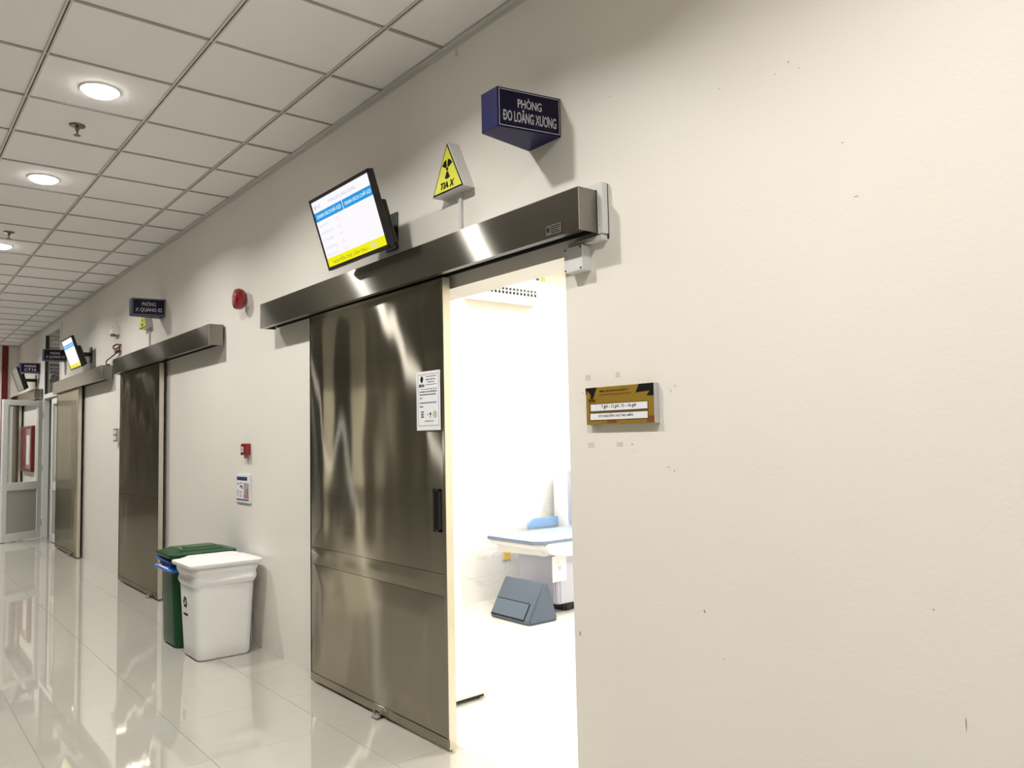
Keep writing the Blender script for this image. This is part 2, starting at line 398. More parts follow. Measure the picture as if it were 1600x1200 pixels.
def make_sprinkler():
    t = thing('fire_sprinkler', (0,0,0), 'x', 'sprinkler', 'ceiling fire sprinklers')
    obj('escutcheon', lathe(new(), [(.045,.0),(.043,-.006),(.02,-.012),(.012,-.014)], n=20), AGED, t, True)
    b = new(); lathe(b, [(.011,-.01),(.011,-.03),(.006,-.034)], n=12); tube(b, [(.012,0,-.03),(.016,0,-.045),(.004,0,-.058)], .003, 6); tube(b, [(-.012,0,-.03),(-.016,0,-.045),(-.004,0,-.058)], .003, 6)
    obj('frame_arms', b, AGED, t, True)
    obj('deflector', lathe(new(), [(.02,-.062),(.02,-.059),(.004,-.057)], n=16), AGED, t, True)
    return t
s0 = make_sprinkler()
for i,(x,l) in enumerate(((-5.251,'chrome sprinkler head hanging between the first two downlights'),(-8.25,'chrome sprinkler head at the left edge beside the third downlight'))):
    o = s0 if i == 0 else copy_tree(s0); o.location = (x,-1.248,HC+.007); o['label'] = l
# ================================================================== STEEL SLIDING DOORS
def wavy(bm, x0,x1,z0,z1,y,amp,seed,nx=46,nz=90):
    V = []
    for j in range(nz+1):
        row = []
        for i in range(nx+1):
            x = x0+(x1-x0)*i/nx; z = z0+(z1-z0)*j/nz
            e = min(1, min(i,nx-i)/5, min(j,nz-j)/5)
            h = noise.noise(Vector((x*1.5+seed, z*.5, seed+7)))*1.3 + noise.noise(Vector((x*3.2+seed, z*.7, seed)))*.8 + .9 + noise.noise(Vector((x*6+seed*3, z*2.0, 4.2)))*.30 + noise.noise(Vector((x*15, z*4+seed, 9.1)))*.05
            row.append(bm.verts.new((x, y-amp*h*e, z)))
        V.append(row)
    for j in range(nz):
        for i in range(nx): bm.faces.new((V[j][i],V[j][i+1],V[j+1][i+1],V[j+1][i]))
    return bm
def sliding_door(name, x0, x1, label, seed, amp, guide_x, seams=True, ztop=2.2):
    d = thing(name, (x0,0,0), label, 'door', kind='structure')
    W = x1-x0; yb, yf = -.037, -.077
    obj('core', bx(.004,W-.004,yf+.008,yb-.001,.03,ztop), DARKSTEEL, d)
    zs = [(.06,.697),(.699,.80),(.802,ztop)] if seams else [(.06,.93),(.932,ztop)]
    for a,c in zs:
        b = wavy(new(), .004, W-.022, a, c, yf, amp, seed+a, 46, max(8,int((c-a)*44)))
        obj('steel_sheet', b, STEEL, d, True)
    obj('edge_trim', bx(W-.021,W-.003,yf-.002,yf+.004,.03,ztop,bev=.001,seg=1), STEEL, d)
    obj('edge_face', bx(W-.004,W,yf-.001,yb,.012,ztop,bev=.0008,seg=1), STEELE, d)
    b = new(); box(b, 0,W,yf-.004,yf+.002,.018,.058,bev=.001,seg=1); box(b, 0,W-.004,yf+.002,yb,.012,.03)
    obj('bottom_rail', b, STEEL, d)
    obj('left_trim', bx(-.002,.004,yf-.002,yb,.012,ztop), DARKSTEEL, d)
    return d
D1 = sliding_door('door_1', -4.553, -3.092, 'half open polished steel sliding door with a notice taped on it', 1.7, .0040, -3.72)
b = new()
for (x0,x1,z0,z1) in ((1.357,1.368,.995,1.197),(1.408,1.419,.995,1.197),(1.357,1.419,1.186,1.197),(1.357,1.419,.995,1.006)): box(b, x0,x1,-.083,-.075,z0,z1)
hnd = obj('recessed_handle', b, DARKSTEEL, D1); obj('handle_cup', bx(1.368,1.408,-.081,-.074,1.006,1.186), BLACK, hnd)
D2 = sliding_door('door_2', -9.30, -7.815, 'closed steel sliding door behind the green and white bins', 5.3, .0032, -8.03, seams=False)
D3 = sliding_door('door_3', -13.0, -11.50, 'closed steel sliding door beside the far glazed doorway', 9.1, .0028, -11.7, seams=False)
D4 = sliding_door('door_4', -17.5, -16.75, 'steel sliding door glimpsed beyond the open glazed leaf', 12.4, .002, -16.9, seams=False)
def guide(x, y, label):
    t = thing('door_floor_guide', (x,y,0), label, 'door guide', 'floor guides of the sliding doors')
    obj('base_plate', bx(-.03,.03,-.02,.03,0,.004), CHROME, t)
    obj('roller_block', bx(-.026,.026,-.018,.008,.004,.036,bev=.006), CHROME, t, True)
    obj('pin', lathe(new(), [(.006,.036),(.006,.042),(.003,.043)], Matrix.Translation((0,-.005,0)), 10), DARKSTEEL, t, True)
guide(-3.72,-.1,'small steel floor guide under the half open near door')
guide(-8.03,-.1,'small steel floor guide under the door behind the bins')
guide(-11.85,-.1,'small steel floor guide under the far sliding door')
# ================================================================== TRACK COVERS
def cover(x0, x1, label, z0=2.205, z1=2.37, yb=-.02, yf=-.13, seed=0):
    t = thing('sliding_door_track_cover', (x0,0,z0), label, 'track cover', 'steel covers over the sliding door tracks')
    W, H = x1-x0, z1-z0
    b = new(); nx = 60
    V = []
    for j in range(9):
        row = []
        for i in range(nx+1):
            x = W*i/nx; z = H*j/8
            h = noise.noise(Vector((x*1.6+seed*2.3, z*5, seed)))*.0004*min(1,i/3,(nx-i)/3)
            row.append(b.verts.new((x, yf-h, z)))
        V.append(row)
    for j in range(8):
        for i in range(nx): b.faces.new((V[j][i],V[j][i+1],V[j+1][i+1],V[j+1][i]))
    obj('front_sheet', b, STEELB, t, True)
    obj('inner_sheet', bx(.002,W-.002,yf+.002,yf+.004,.001,H-.001), DARKSTEEL, t)
    obj('top_sheet', bx(0,W,yf,yb,H-.002,H), STEELC, t)
    obj('end_cap', bx(W-.003,W,yf+.0002,yb,0,H), STEELC, t); obj('end_cap', bx(0,.003,yf+.0002,yb,0,H), STEELC, t)
    obj('bottom_lip', bx(.003,W-.003,yf+.0005,yf+.034,0,.002), STEELC, t)
    obj('corner_edge', bx(W-.002,W+.0008,yf-.0008,yf+.002,0,H), CHROME, t)
    obj('track_rail', bx(.05,W-.05,-.075,-.035,.03,.075), DARKSTEEL, t)
    obj('back_plate', bx(.01,W-.01,-.02,-.012,.012,H), DARKSTEEL, t)
    for k in range(4):
        xx = W*(k+.5)/4; obj('hanger', bx(xx-.03,xx+.03,-.02,-.0,.06,.14), DARKSTEEL, t)
    return t
C1 = cover(-5.222,-2.102,'long brushed steel track cover above the open doorway',seed=1)
C2 = cover(-9.42,-6.27,'brushed steel track cover above the door behind the bins',seed=5)
C3 = cover(-13.05,-9.94,'brushed steel track cover above the far door beside the glazed doorway',z0=2.19,z1=2.355,seed=8)
C4 = cover(-17.45,-14.68,'steel track cover beyond the open glazed leaf, under the small dark screen',seed=11)
M = frame((3.02-.104+.02,-.1312,.012),(1,0,0))
stk = obj('sticker', prism(new(), rect(0,.088,0,.038), M, 0, .0006), mat('bronze_sticker',(.10,.085,.07),.4), C1)
b = prism(new(), [(.012+.009*math.cos(a*.524),.021+.011*math.sin(a*.524)) for a in range(12)], M, .0006, .0012)
for k,(x0,x1) in enumerate(((.026,.082),(.028,.08),(.026,.07),(.03,.084))): prism(b, rect(x0,x1,.029-.008*k,.0325-.008*k), M, .0006, .0012)
obj('sticker_print', b, BLACK, stk)
# white backing board + junction box at the near end of the cover
t = thing('mounting_board', (-2.086,0,2.2), 'scuffed white upright board at the near end of the track cover', 'board')
obj('board', bx(-.0145,.014,-.034,-.003,0,.199,bev=.002,seg=1), GREYP, t)
obj('shadow_gap', bx(-.004,.0135,-.003,0,-.018,.195), DARKSTEEL, t)
b = new()
for k in range(9): box(b, -.019+.019+.0+.004*(k%2)-.008,.0,-.0348,-.0338,.03+k*.013,.036+k*.013)
tag(obj('printed_marks', b, PALEGR, t), kind='stuff')
t = thing('wall_batten', (-2.18,0,2.3725), 'short white batten peeping out above the near end of the track cover', 'batten')
obj('batten', bx(-.08,.079,-.032,-.003,0,.0265,bev=.002,seg=1), GREYP, t); obj('back_pad', bx(-.07,.07,-.003,0,.004,.022), GREYP, t)
t = thing('cable_trunking_end', (-2.17,0,2.176), 'short white trunking end between the track cover and the junction box', 'trunking')
obj('base', bx(-.1,.09,-.012,0,0,.023,bev=.001,seg=1), GREYP, t); obj('cover', bx(-.1,.09,-.03,-.012,.001,.022,bev=.002,seg=1), GREYP, t)
t = thing('junction_box', (-2.224,0,2.076), 'small white square junction box under the near end of the track cover', 'junction box')
obj('housing', bx(-.05,.05,-.04,0,0,.098,bev=.003), GREYP, t)
obj('lid', bx(-.051,.051,-.05,-.04,-.001,.099,bev=.003), GREYP, t)
for sx in (-.043,.043):
    for sz in (.008,.09): obj('screw', lathe(new(), [(.004,0),(.004,.0015),(.002,.002)], frame((sx,-.05,sz),(1,0,0)), 10), DARKSTEEL, t)
# ================================================================== ROOM SIGNS
def room_sign(dx, line1, line2, label, w1, w2):
    t = thing('room_sign', (-2.4285+dx,0,2.658), label, 'sign', 'dark blue room signs over the doors')
    o = -2.4285
    H = .162
    pl = [(-2.53-o,0),(-2.49-o,-.285),(-2.385-o,-.285),(-2.327-o,0)]
    b = new()
    lo = [b.verts.new((x,y,0)) for x,y in pl]; hi = [b.verts.new((x,y,H)) for x,y in pl]
    b.faces.new(lo[::-1]); b.faces.new(hi)
    for i in range(4): b.faces.new((lo[i],lo[(i+1)%4],hi[(i+1)%4],hi[i]))
    bmesh.ops.recalc_face_normals(b, faces=b.faces)
    bmesh.ops.bevel(b, geom=list(b.edges), offset=.0015, segments=1, affect='EDGES')
    obj('box_body', b, NAVYS, t)
    a = Vector((-2.385-o,-.285,0)); c = Vector((-2.327-o,0,0)); L = (c-a).length
    Mf = frame(a, c-a)
    obj('face_panel', prism(new(), rect(.002,L-.002,.002,H-.002), Mf, 0, .0016), NAVY, t)
    b = new(); e, w = .007, .0018
    for q in (rect(e,L-e,e,e+w),rect(e,L-e,H-e-w,H-e),rect(e,e+w,e,H-e),rect(L-e-w,L-e,e,H-e)): prism(b, q, Mf, .0016, .0022)
    obj('border_line', b, LETTER, t)
    obj('lettering', text_bm(line1, Mf @ Matrix.Translation((L*.5,.088,0)), w=w1, h=.045 if 'Ò' in line1 else .04, fat=.012, depth=.0024), LETTER, t)
    obj('lettering', text_bm(line2, Mf @ Matrix.Translation((L*.5,.028,0)), w=w2, h=.054 if 'Ã' in line2 else .043, fat=.012, depth=.0024), LETTER, t)
    # other face, seen from the far end of the corridor
    Mb = frame((-2.53-o,0,0), Vector((.04,-.285,0)))
    obj('face_panel', prism(new(), rect(.002,.285,.002,H-.002), Mb, 0, .0016), NAVY, t)
    return t
room_sign(0,'PHÒNG','ĐO LOÃNG XƯƠNG','dark blue sign lettered PHÒNG ĐO LOÃNG XƯƠNG, nearest of the room signs',.11,.245)
room_sign(-5.59,'PHÒNG','X QUANG 02','dark blue sign lettered PHÒNG X QUANG 02 above the bins',.12,.23)
room_sign(-10.46,'PHÒNG','X QUANG 01','dark blue sign lettered PHÒNG X QUANG 01 beside the far lit screen',.12,.235)
room_sign(-12.70,'PHÒNG','CT16','dark blue sign lettered PHÒNG CT16, farthest of the room signs',.16,.17)
# ================================================================== RADIATION TRIANGLES
def tri_sign(x, label):
    t = thing('radiation_warning_sign', (x,0,2.604), label, 'warning sign', 'yellow radiation warning boxes')
    hb, H, D = .13, .242, .065
    def shape(s, y0, y1, m, name, par, zoff=0):
        cz = H*.36
        poly = [((px)*s, cz+(pz-cz)*s) for px,pz in ((-hb,0),(hb,0),(0,H))]
        M_ = frame((0,y0,0),(1,0,0)); return obj(name, prism(new(), poly, M_, 0, y0-y1), m, par)
    b = prism(new(), [(-hb,0),(hb,0),(.006,H),(-.006,H)], frame((0,0,0),(1,0,0)), 0, D)
    bmesh.ops.bevel(b, geom=list(b.edges), offset=.001, segments=1, affect='EDGES')
    obj('box_body', b, GREYP, t)
    shape(.97,-D,-D-.001,BLACK,'black_border',t); shape(.88,-D-.001,-D-.0018,YELLOW,'yellow_face',t)
    Mf = frame((0,-D-.0018,0),(1,0,0)); c = (0,.112)
    b = new(); prism(b, [(c[0]+.009*math.cos(k*.3927),c[1]+.009*math.sin(k*.3927)) for k in range(16)], Mf, 0, .0006)
    for a0 in (60,120,270):
        pass
    for ac in (35+20,125,270):
        arc = [R(ac-27+9*k) for k in range(7)]
        poly = [(c[0]+.012*math.cos(a),c[1]+.012*math.sin(a)) for a in arc]+[(c[0]+.047*math.cos(a),c[1]+.047*math.sin(a)) for a in arc[::-1]]
        prism(b, poly, Mf, 0, .0006)
    obj('trefoil', b, BLACK, t)
    obj('lettering', text_bm('TIA X', Mf @ Matrix.Translation((0,.02,0)), w=.115, h=.034, shear=.25, fat=.025, depth=.0007), BLACK, t)
    return t
tri_sign(-3.054,'yellow TIA X radiation triangle above the open doorway')
tri_sign(-8.475,'yellow radiation triangle half hidden under the X QUANG 02 sign')
def conduit(x, z0, z1, label):
    t = thing('cable_trunking', (x,0,z0), label, 'trunking', 'white trunking below the radiation triangles')
    obj('base', bx(-.011,.011,-.006,0,0,z1-z0), GREYP, t); obj('cover', bx(-.010,.010,-.015,-.006,0,z1-z0,bev=.002,seg=1), GREYP, t)
conduit(-3.03,2.372,2.603,'thin white trunking between the near radiation triangle and the track cover')
conduit(-8.44,2.372,2.603,'thin white trunking between the far radiation triangle and the track cover')
# ================================================================== SCREENS
def tv(x, y, z, w, h, label, on, tilt=17.8):
    # parent stands at the wall behind the screen; the head tilts down
    t = thing('wall_screen', (x,0,z), label, 'screen', 'tilted queue screens over the doors')
    T = Matrix.Translation((0,y,0)) @ Matrix.Rotation(R(tilt),4,'X')
    def add(name, b, m, par=t):
        bmesh.ops.transform(b, matrix=T, verts=b.verts); return obj(name, b, m, par)
    add('casing', bx(-w/2,w/2,0,.03,-h/2,h/2,bev=.004), BLACKP)
    add('rear_housing', bx(-w*.40,w*.46,.03,.075,-h*.47,h*.12,bev=.012), BLACKP)
    b = new(); bz = .016
    for q in ((-w/2,w/2,-h/2,-h/2+bz*1.1),(-w/2,w/2,h/2-bz,h/2),(-w/2,-w/2+bz*.8,-h/2,h/2),(w/2-bz*.8,w/2,-h/2,h/2)): box(b, q[0],q[1],-.005,0,q[2],q[3])
    add('bezel', b, BLACKP)
    sw, sh = w-2*bz*.8, h-bz*2.1
    Mf = frame((-sw/2,-.0002,-sh/2),(1,0,0))
    scr = add('display', prism(new(), rect(0,sw,0,sh), Mf, 0, .0004), S_WHITE if on else S_OFF)
    if on:
        def pr(name, q, m, d=.0008): return add(name, prism(new(), q, Mf, .0004, d), m, scr)
        def tx(s, x_, z_, ww, hh, m, fat=.01, center=False): return add('screen_text', text_bm(s, Mf @ Matrix.Translation((x_,z_,0)), w=ww, h=hh, center=center, fat=fat, depth=.0011), m, scr)
        pr('title_band', rect(0,sw*.505,sh*.70,sh*.835), S_BLUE); pr('title_band', rect(sw*.515,sw,sh*.70,sh*.835), S_BLUE)
        pr('call_band', rect(0,sw,0,sh*.135), S_YEL)
        tx('DANH SÁCH ĐÃ GỌI', sw*.035, sh*.725, sw*.44, sh*.085, S_CYAN, .02)
        tx('DANH SÁCH CHỜ GỌI', sw*.545, sh*.725, sw*.43, sh*.085, S_CYAN, .02)
        tx('PHÒNG ĐO LOÃNG XƯƠNG', sw*.30, sh*.885, sw*.47, sh*.06, S_LAV)
        tx('BVXA', sw*.085, sh*.885, sw*.07, sh*.05, S_LAV)
        pr('logo', [(sw*.05+sh*.03*math.cos(k*.628),sh*.91+sh*.035*math.sin(k*.628)) for k in range(10)], S_LAV)
        tx('NGUYỄN THỊ CẨM THU -', sw*.10, sh*.02, sw*.62, sh*.085, S_OLV, 0)
        tx('0203', sw*.75, sh*.035, sw*.10, sh*.07, S_LAV, 0)
        for k,(n_,c_,a_) in enumerate((('NGUYỄN THỊ','0203',.17),('NGUYỄN THỊ HÒ','2283',.24),('LÝ THỊ BÉN','347',.19),('LÊ VĂN HÙNG','785',.22),('TRẦN THỊ HUỆ','1286',.21))):
            tx(n_, sw*.03, sh*(.60-.112*k), sw*a_, sh*.055, S_LAV, 0); tx(c_, sw*.33, sh*(.60-.112*k), sw*.07, sh*.055, S_PNK, 0)
    # bracket
    obj('wall_plate', bx(-.06,.06,-.012,0,-.11,.09,bev=.003,seg=1), BLACKP, t)
    b = new(); box(b, -.03,.03,y+.05,-.012,-.03,.02); box(b, -.08,-.06,y+.05,y+.09,-.12,.1); box(b, .06,.08,y+.05,y+.09,-.12,.1); box(b, -.08,.08,y+.05,y+.075,-.02,.01)
    obj('bracket_arm', b, BLACKP, t)
    return t
tv(-3.678,-.270,2.563,.66,.392,'lit queue screen with blue and yellow bands over the near track cover',True)
tv(-11.18,-.225,2.600,.66,.392,'small lit queue screen hanging in front of the X QUANG 01 sign',True,18.6)
tv(-15.45,-.27,2.565,.66,.392,'switched off dark screen at the far end below the CT16 sign',False)
# ================================================================== PLAQUE
t = thing('schedule_plaque', (-2.03,0,1.545), 'gold and black room schedule plaque with two paper strips, right of the doorway', 'plaque')
W, H = .342, .142
obj('board', bx(-W/2,W/2,-.022,-.002,-H/2,H/2,bev=.0015,seg=1), GOLD, t)
obj('clear_edge', bx(W/2,W/2+.006,-.022,-.002,-H/2,H/2), mat('acrylic_edge',(.45,.44,.45),.2), t)
Mf = frame((-W/2,-.022,-H/2),(1,0,0))
def pp(name, q, m, par=t, d0=0, d1=.0008): return obj(name, prism(new(), q, Mf, d0, d1), m, par)
pp('black_corner', [(0,H),(.06,H),(.042,H-.036),(.03,H-.03),(.012,H-.012),(0,H-.014)], BLACK)
pp('black_corner', [(W-.085,H-.03),(W-.068,H),(W,H),(W,H-.045),(W-.032,H-.043),(W-.018,H-.026)], BLACK)
pp('rust_block', rect(.112,.158,.006,.022), RUST); pp('rust_block', rect(W-.035,W-.001,.004,.026), RUST); pp('rust_block', [(0,H-.012),(.012,H-.012),(.006,H-.026),(0,H-.026)], RUST)
pp('slot', rect(.018,W-.028,.016,.080), mat('dark_gold_slot',(.12,.075,.02),.5))
b = prism(new(), rect(.027,W-.03,.052,.077), Mf, .0008, .0022); s1 = obj('paper_strip', b, PAPER, t)
b = prism(new(), rect(.024,W-.03,.018,.042), Mf, .0008, .0022); s2 = obj('paper_strip', b, PAPER, t)
obj('lettering', text_bm('7 giờ - 12 giờ, 13 – 16 giờ', Mf @ Matrix.Translation((.172,.058,0)), w=.175, h=.017, fat=.012, depth=.0026), PAPERG, s1)
obj('lettering', text_bm('KTV NGUYỄN THỊ THU HIỀN', Mf @ Matrix.Translation((.155,.025,0)), w=.175, h=.016, fat=.012, depth=.0026), PAPERG, s2)
obj('lettering', text_bm('Bệnh viện đa khoa Xuyên Á', Mf @ Matrix.Translation((.148,.121,0)), w=.142, h=.011, fat=.015, depth=.0012), RUST, t)
pp('fine_print', rect(.068,.235,.111,.1145), RUST)
obj('lettering', text_bm('BVXA', Mf @ Matrix.Translation((.034,.086,0)), w=.036, h=.013, fat=.02, depth=.0012), RUST, t)
obj('logo_mark', prism(new(), [(.034+.009*math.cos(k*.5236),.107+.009*math.sin(k*.5236)) for k in range(10)], Mf, 0, .001), BLACK, t)
# ================================================================== NOTICE ON DOOR
t = thing('paper_notice', (-3.222,-.0825,1.475), 'white printed notice taped to the near steel door', 'notice')
W, H = .208, .286
obj('sheet', bx(-W/2,W/2,-.0012,0,0,H), PAPER, t)
Mf = frame((-W/2,-.0013,0),(1,0,0))
b = new(); w=.0018
for q in (rect(.015,W-.012,.022,.022+w),rect(.015,W-.012,H-.014-w,H-.014),rect(.015,.015+w,.022,H-.014),rect(W-.012-w,W-.012,.022,H-.014)): prism(b, q, Mf, 0, .0004)
obj('border_line', b, PAPERG, t)
b = new()
prism(b, [(.05+.013*math.cos(k*.5236)*(1 if k<8 else .6),.247+.017*math.sin(k*.5236)) for k in range(12)], Mf, 0, .0005)
obj('logo_mark', b, BLACK, t)
obj('lettering', text_bm('BVXA', Mf @ Matrix.Translation((.05,.21,0)), w=.048, h=.015, fat=.03, depth=.0006), BLACK, t)
b = new()
def words(x0,x1,z,h):
    x = x0
    while x < x1-.006:
        l = min(random.uniform(.010,.026), x1-x); prism(b, rect(x,x+l,z,z+h), Mf, 0, .0004); x += l+.004
for x0,x1,z,h in ((.09,.175,.258,.004),(.085,.17,.243,.005),(.1,.16,.231,.004),(.085,.18,.219,.003),(.04,.18,.198,.003),(.03,.18,.184,.006),(.03,.17,.170,.006),(.03,.06,.154,.005),(.03,.18,.130,.006),(.03,.06,.112,.006),(.07,.155,.042,.004)): words(x0,x1,z,h)
tag(obj('text_lines', b, PAPERG, t), kind='stuff')
b = new(); 
for z in (.060,.072,.084): prism(b, rect(.042,.052,z,z+.009), Mf, 0, .0005); prism(b, rect(.056,.064,z+.002,z+.009), Mf, 0, .0005)
prism(b, rect(.096,.104,.074,.079), Mf, 0, .0005); prism(b, rect(.118,.124,.062,.068), Mf, 0, .0005); prism(b, rect(.118,.128,.072,.086), Mf, 0, .0005)
obj('pictograms', b, BLACK, t)
obj('pictograms', prism(new(), [(.162+.018*math.cos(k*.628),.076+.018*math.sin(k*.628)) for k in range(10)], Mf, 0, .0005), mat('khaki_print',(.5,.5,.36),.6), t)
# ================================================================== SMALL WALL DEVICES
t = thing('fire_alarm_siren', (-5.80,0,2.50), 'round red fire alarm siren high on the wall', 'alarm siren')
Mw = frame((0,0,0),(1,0,0))
obj('base', lathe(new(), [(.058,0),(.058,.018),(.05,.022)], Mw, 24), GREYP, t, True)
obj('collar', lathe(new(), [(.05,.02),(.05,.036),(.06,.04)], Mw, 24), RED, t, True)
obj('dome', lathe(new(), [(.062,.036),(.074,.042),(.079,.055),(.079,.078),(.072,.092),(.055,.098),(.02,.1)], Mw, 28), RED, t, True)
t = thing('fire_call_point', (-5.775,0,1.343), 'small red fire alarm call point above the framed poster', 'call point')
obj('housing', bx(-.045,.045,-.045,0,0,.085,bev=.004), RED, t, True)
obj('window', bx(-.028,.012,-.047,-.044,.022,.062), PAPER, t)
b = new(); box(b, -.024,.006,-.048,-.0468,.04,.044); box(b, -.012,-.006,-.048,-.0468,.028,.056); box(b, -.03,-.012,-.0465,-.0448,.006,.014); obj('markings', b, BLACK, t)
obj('stopper', bx(-.012,.012,-.03,-.008,-.022,.0), PINK, t)
t = thing('framed_poster', (-5.855,0,.99), 'small framed notice with a blue heading below the call point', 'poster')
W, H = .285, .21
obj('acrylic_frame', bx(-W/2,W/2,-.012,0,0,H,bev=.002,seg=1), GREYP, t)
Mf = frame((-W/2,-.012,0),(1,0,0))
obj('sheet', prism(new(), rect(.015,W-.015,.01,H-.008), Mf, 0, .001), PAPER, t)
obj('heading', prism(new(), rect(.022,W-.055,H-.045,H-.018), Mf, .001, .0015), NAVYP, t)
obj('footer_line', prism(new(), rect(.02,W-.02,.018,.028), Mf, .001, .0015), NAVYP, t)
obj('picture', prism(new(), rect(W*.57,W-.022,.034,.148), Mf, .001, .0015), TAUPE, t)
obj('picture', prism(new(), rect(W*.57,W-.022,.034,.066), Mf, .0015, .0018), PINK, t)
b = new()
for x0,x1,z0,z1 in ((.028,.065,.135,.142),(.08,.13,.142,.148),(.085,.11,.112,.13),(.12,.14,.102,.13),(.08,.12,.078,.084),(.085,.115,.062,.066),(.08,.12,.046,.052),(.03,.06,.09,.093),(.03,.06,.08,.083),(.03,.06,.07,.073),(.03,.06,.06,.063),(.03,.06,.05,.053),(.2,.21,.07,.1),(.23,.245,.066,.105),(.175,.205,.136,.141)):
    prism(b, rect(x0,x1,z0,z1), Mf, .0015, .002)
obj('print', b, PAPERG, t)
t = thing('door_control_box', (-9.64,0,1.475), 'small grey control box on the wall between the two far doors', 'control box')
obj('housing', bx(-.08,.08,-.05,0,0,.15,bev=.004), STEELE, t)
for z in (.02,.085): obj('key_plate', bx(-.055,.055,-.053,-.049,z,z+.045), GREYP, t)
# white wedge shaped sounder and red coiled cable
t = thing('white_wall_sounder', (-9.80,0,2.70), 'small white wedge-shaped device on the wall left of the X QUANG 02 sign', 'wall device')
b = prism(new(), [(-.075,.0),(-.02,-.02),(0,0),(0,.085),(-.03,.1),(-.075,.05)], Matrix(((0,0,1,-.08),(1,0,0,0),(0,1,0,0),(0,0,0,1))), 0, .16)
obj('housing', b, WHITEP, t)
obj('underside_shade', bx(-.07,.07,-.06,-.01,-.022,-.004), DARKSTEEL, t)  # dark slab painted in for the shaded underside
b = new(); box(b, -.05,-.02,-.05,-.046,.08,.088); box(b, .03,.06,-.03,-.026,.098,.106); obj('vent_slots', b, DARKSTEEL, t)
t = thing('hanging_cable', (-9.9,-.0,2.37), 'dark red coiled cable hanging from the wall onto the far track cover', 'cable')
o_ = Vector((-9.9,0,2.37))
lp = [(-9.61,-.01,2.56),(-9.68,-.04,2.568),(-9.76,-.05,2.557),(-9.775,-.05,2.54),(-9.74,-.05,2.522),(-9.69,-.045,2.515),(-9.63,-.04,2.52),(-9.61,-.02,2.545),(-9.61,-.02,2.50)]
obj('loop', tube(new(), lp, .009), REDP, t, True, off=o_)
obj('plug', bx(-9.73,-9.61,-.05,-.01,2.475,2.502,bev=.004), REDP, t, off=o_)
obj('lead', tube(new(), [(-9.68,-.03,2.478),(-9.8,-.035,2.462),(-9.95,-.04,2.442),(-10.07,-.045,2.428),(-10.13,-.045,2.41),(-10.12,-.05,2.392),(-10.07,-.055,2.375),(-9.98,-.06,2.362)], .007), BLACKP, t, True, off=o_)
obj('lead_end', bx(-10.06,-9.94,-.075,-.045,2.356,2.37,bev=.003), BLACKP, t, off=o_)
# ================================================================== BINS
def recycle(Mf, s):
    b = new()
    for k in range(3):
        Mr = Mf @ Matrix.Rotation(R(120*k),4,'Z') @ Matrix.Scale(s,4)
        prism(b, [(-.75,-.75),(.25,-.75),(.25,-1.0),(.72,-.55),(.25,-.1),(.25,-.35),(-.55,-.35),(-.75,-.62)], Mr, 0, .001/s)
    return b
def bin_thing(loc, label, body_m, lid_m, bag_m, Zl, hx, hy, thx, thy, bag_drop, wob, sticker, puff=.01):
    t = thing('waste_bin', loc, label, 'bin', 'lidded waste bins against the wall')
    secs = [(0.004,hx*.94,hy*.94,.04,0,0),(.02,hx,hy,.05,0,0)]
    for k in range(1,9):
        f = k/8; secs.append((.02+(Zl-.03)*f, hx+(thx-.03-hx)*f, hy+(thy-.03-hy)*f, .05+.02*f, 0, -.0))
    obj('body', loft(new(), secs), body_m, t, True)
    n = 24; bs = []
    for k in range(n+1):
        f = k/n; z = Zl-.005-bag_drop*(1-f)
        p = .006+puff*(math.sin(f*math.pi*2)**2*(1 if f<.5 else .8)) - (.004 if f==0 else 0)
        ff = (z-.02)/(Zl-.03); bs.append((z, hx+(thx-.03-hx)*ff+p, hy+(thy-.03-hy)*ff+p, .07, 0, 0))
    obj('liner_bag', loft(new(), bs, nc=14, wob=wob, seed=loc[0], caps=False), bag_m, t, True)
    ls = [(Zl-.012,thx,thy,.05,0,0),(Zl+.002,thx+.006,thy+.006,.05,0,0),(Zl+.012,thx+.004,thy+.004,.05,0,0),(Zl+.016,thx-.02,thy-.03,.045,0,0),(Zl+.030,thx-.05,thy-.07,.04,0,0),(Zl+.036,thx-.058,thy-.08,.035,0,0)]
    lid = obj('lid', loft(new(), ls), lid_m, t, True)
    obj('lid_ridge', loft(new(), [(Zl+.034,thx*.42,thy-.10,.02,0,.01),(Zl+.042,thx*.38,thy-.11,.02,0,.01)]), lid_m, lid, True)
    obj('lid_hinge', bx(-thx*.6,thx*.6,thy-.012,thy+.012,Zl-.01,Zl+.012,bev=.004), lid_m, lid)
    obj('finger_dimple', lathe(new(), [(.022,Zl+.016),(.018,Zl+.021),(.008,Zl+.022)], Matrix.Translation((-thx*.55,-thy+.05,0)), 14), lid_m, lid, True)
    if sticker:
        Ms = frame((-.03,-hy-.020,Zl*.56),(1,0,0),(0,-.055,1))
        st = obj('sticker', prism(new(), rect(-.055,.055,-.085,.065), Ms, 0, .001), PAPER, t)
        obj('recycling_arrows', recycle(Ms @ Matrix.Translation((0,.018,.001)), .042), BLACK, st)
        obj('sticker_text', prism(new(), rect(-.045,.045,-.070,-.054), Ms, .001, .0018), BLACK, st)
    return t
bin_thing((-5.60,-.285,0),'white lidded waste bin with a recycling sticker, standing nearest','' or BINW,BINW,BAGW,.625,.165,.180,.215,.245,.135,.022,True,.009)
bin_thing((-6.065,-.285,0),'green lidded waste bin with a blue liner behind the white bin',GREEN,GREEN,BLUEBAG,.645,.165,.185,.205,.235,.12,.03,False,.036)
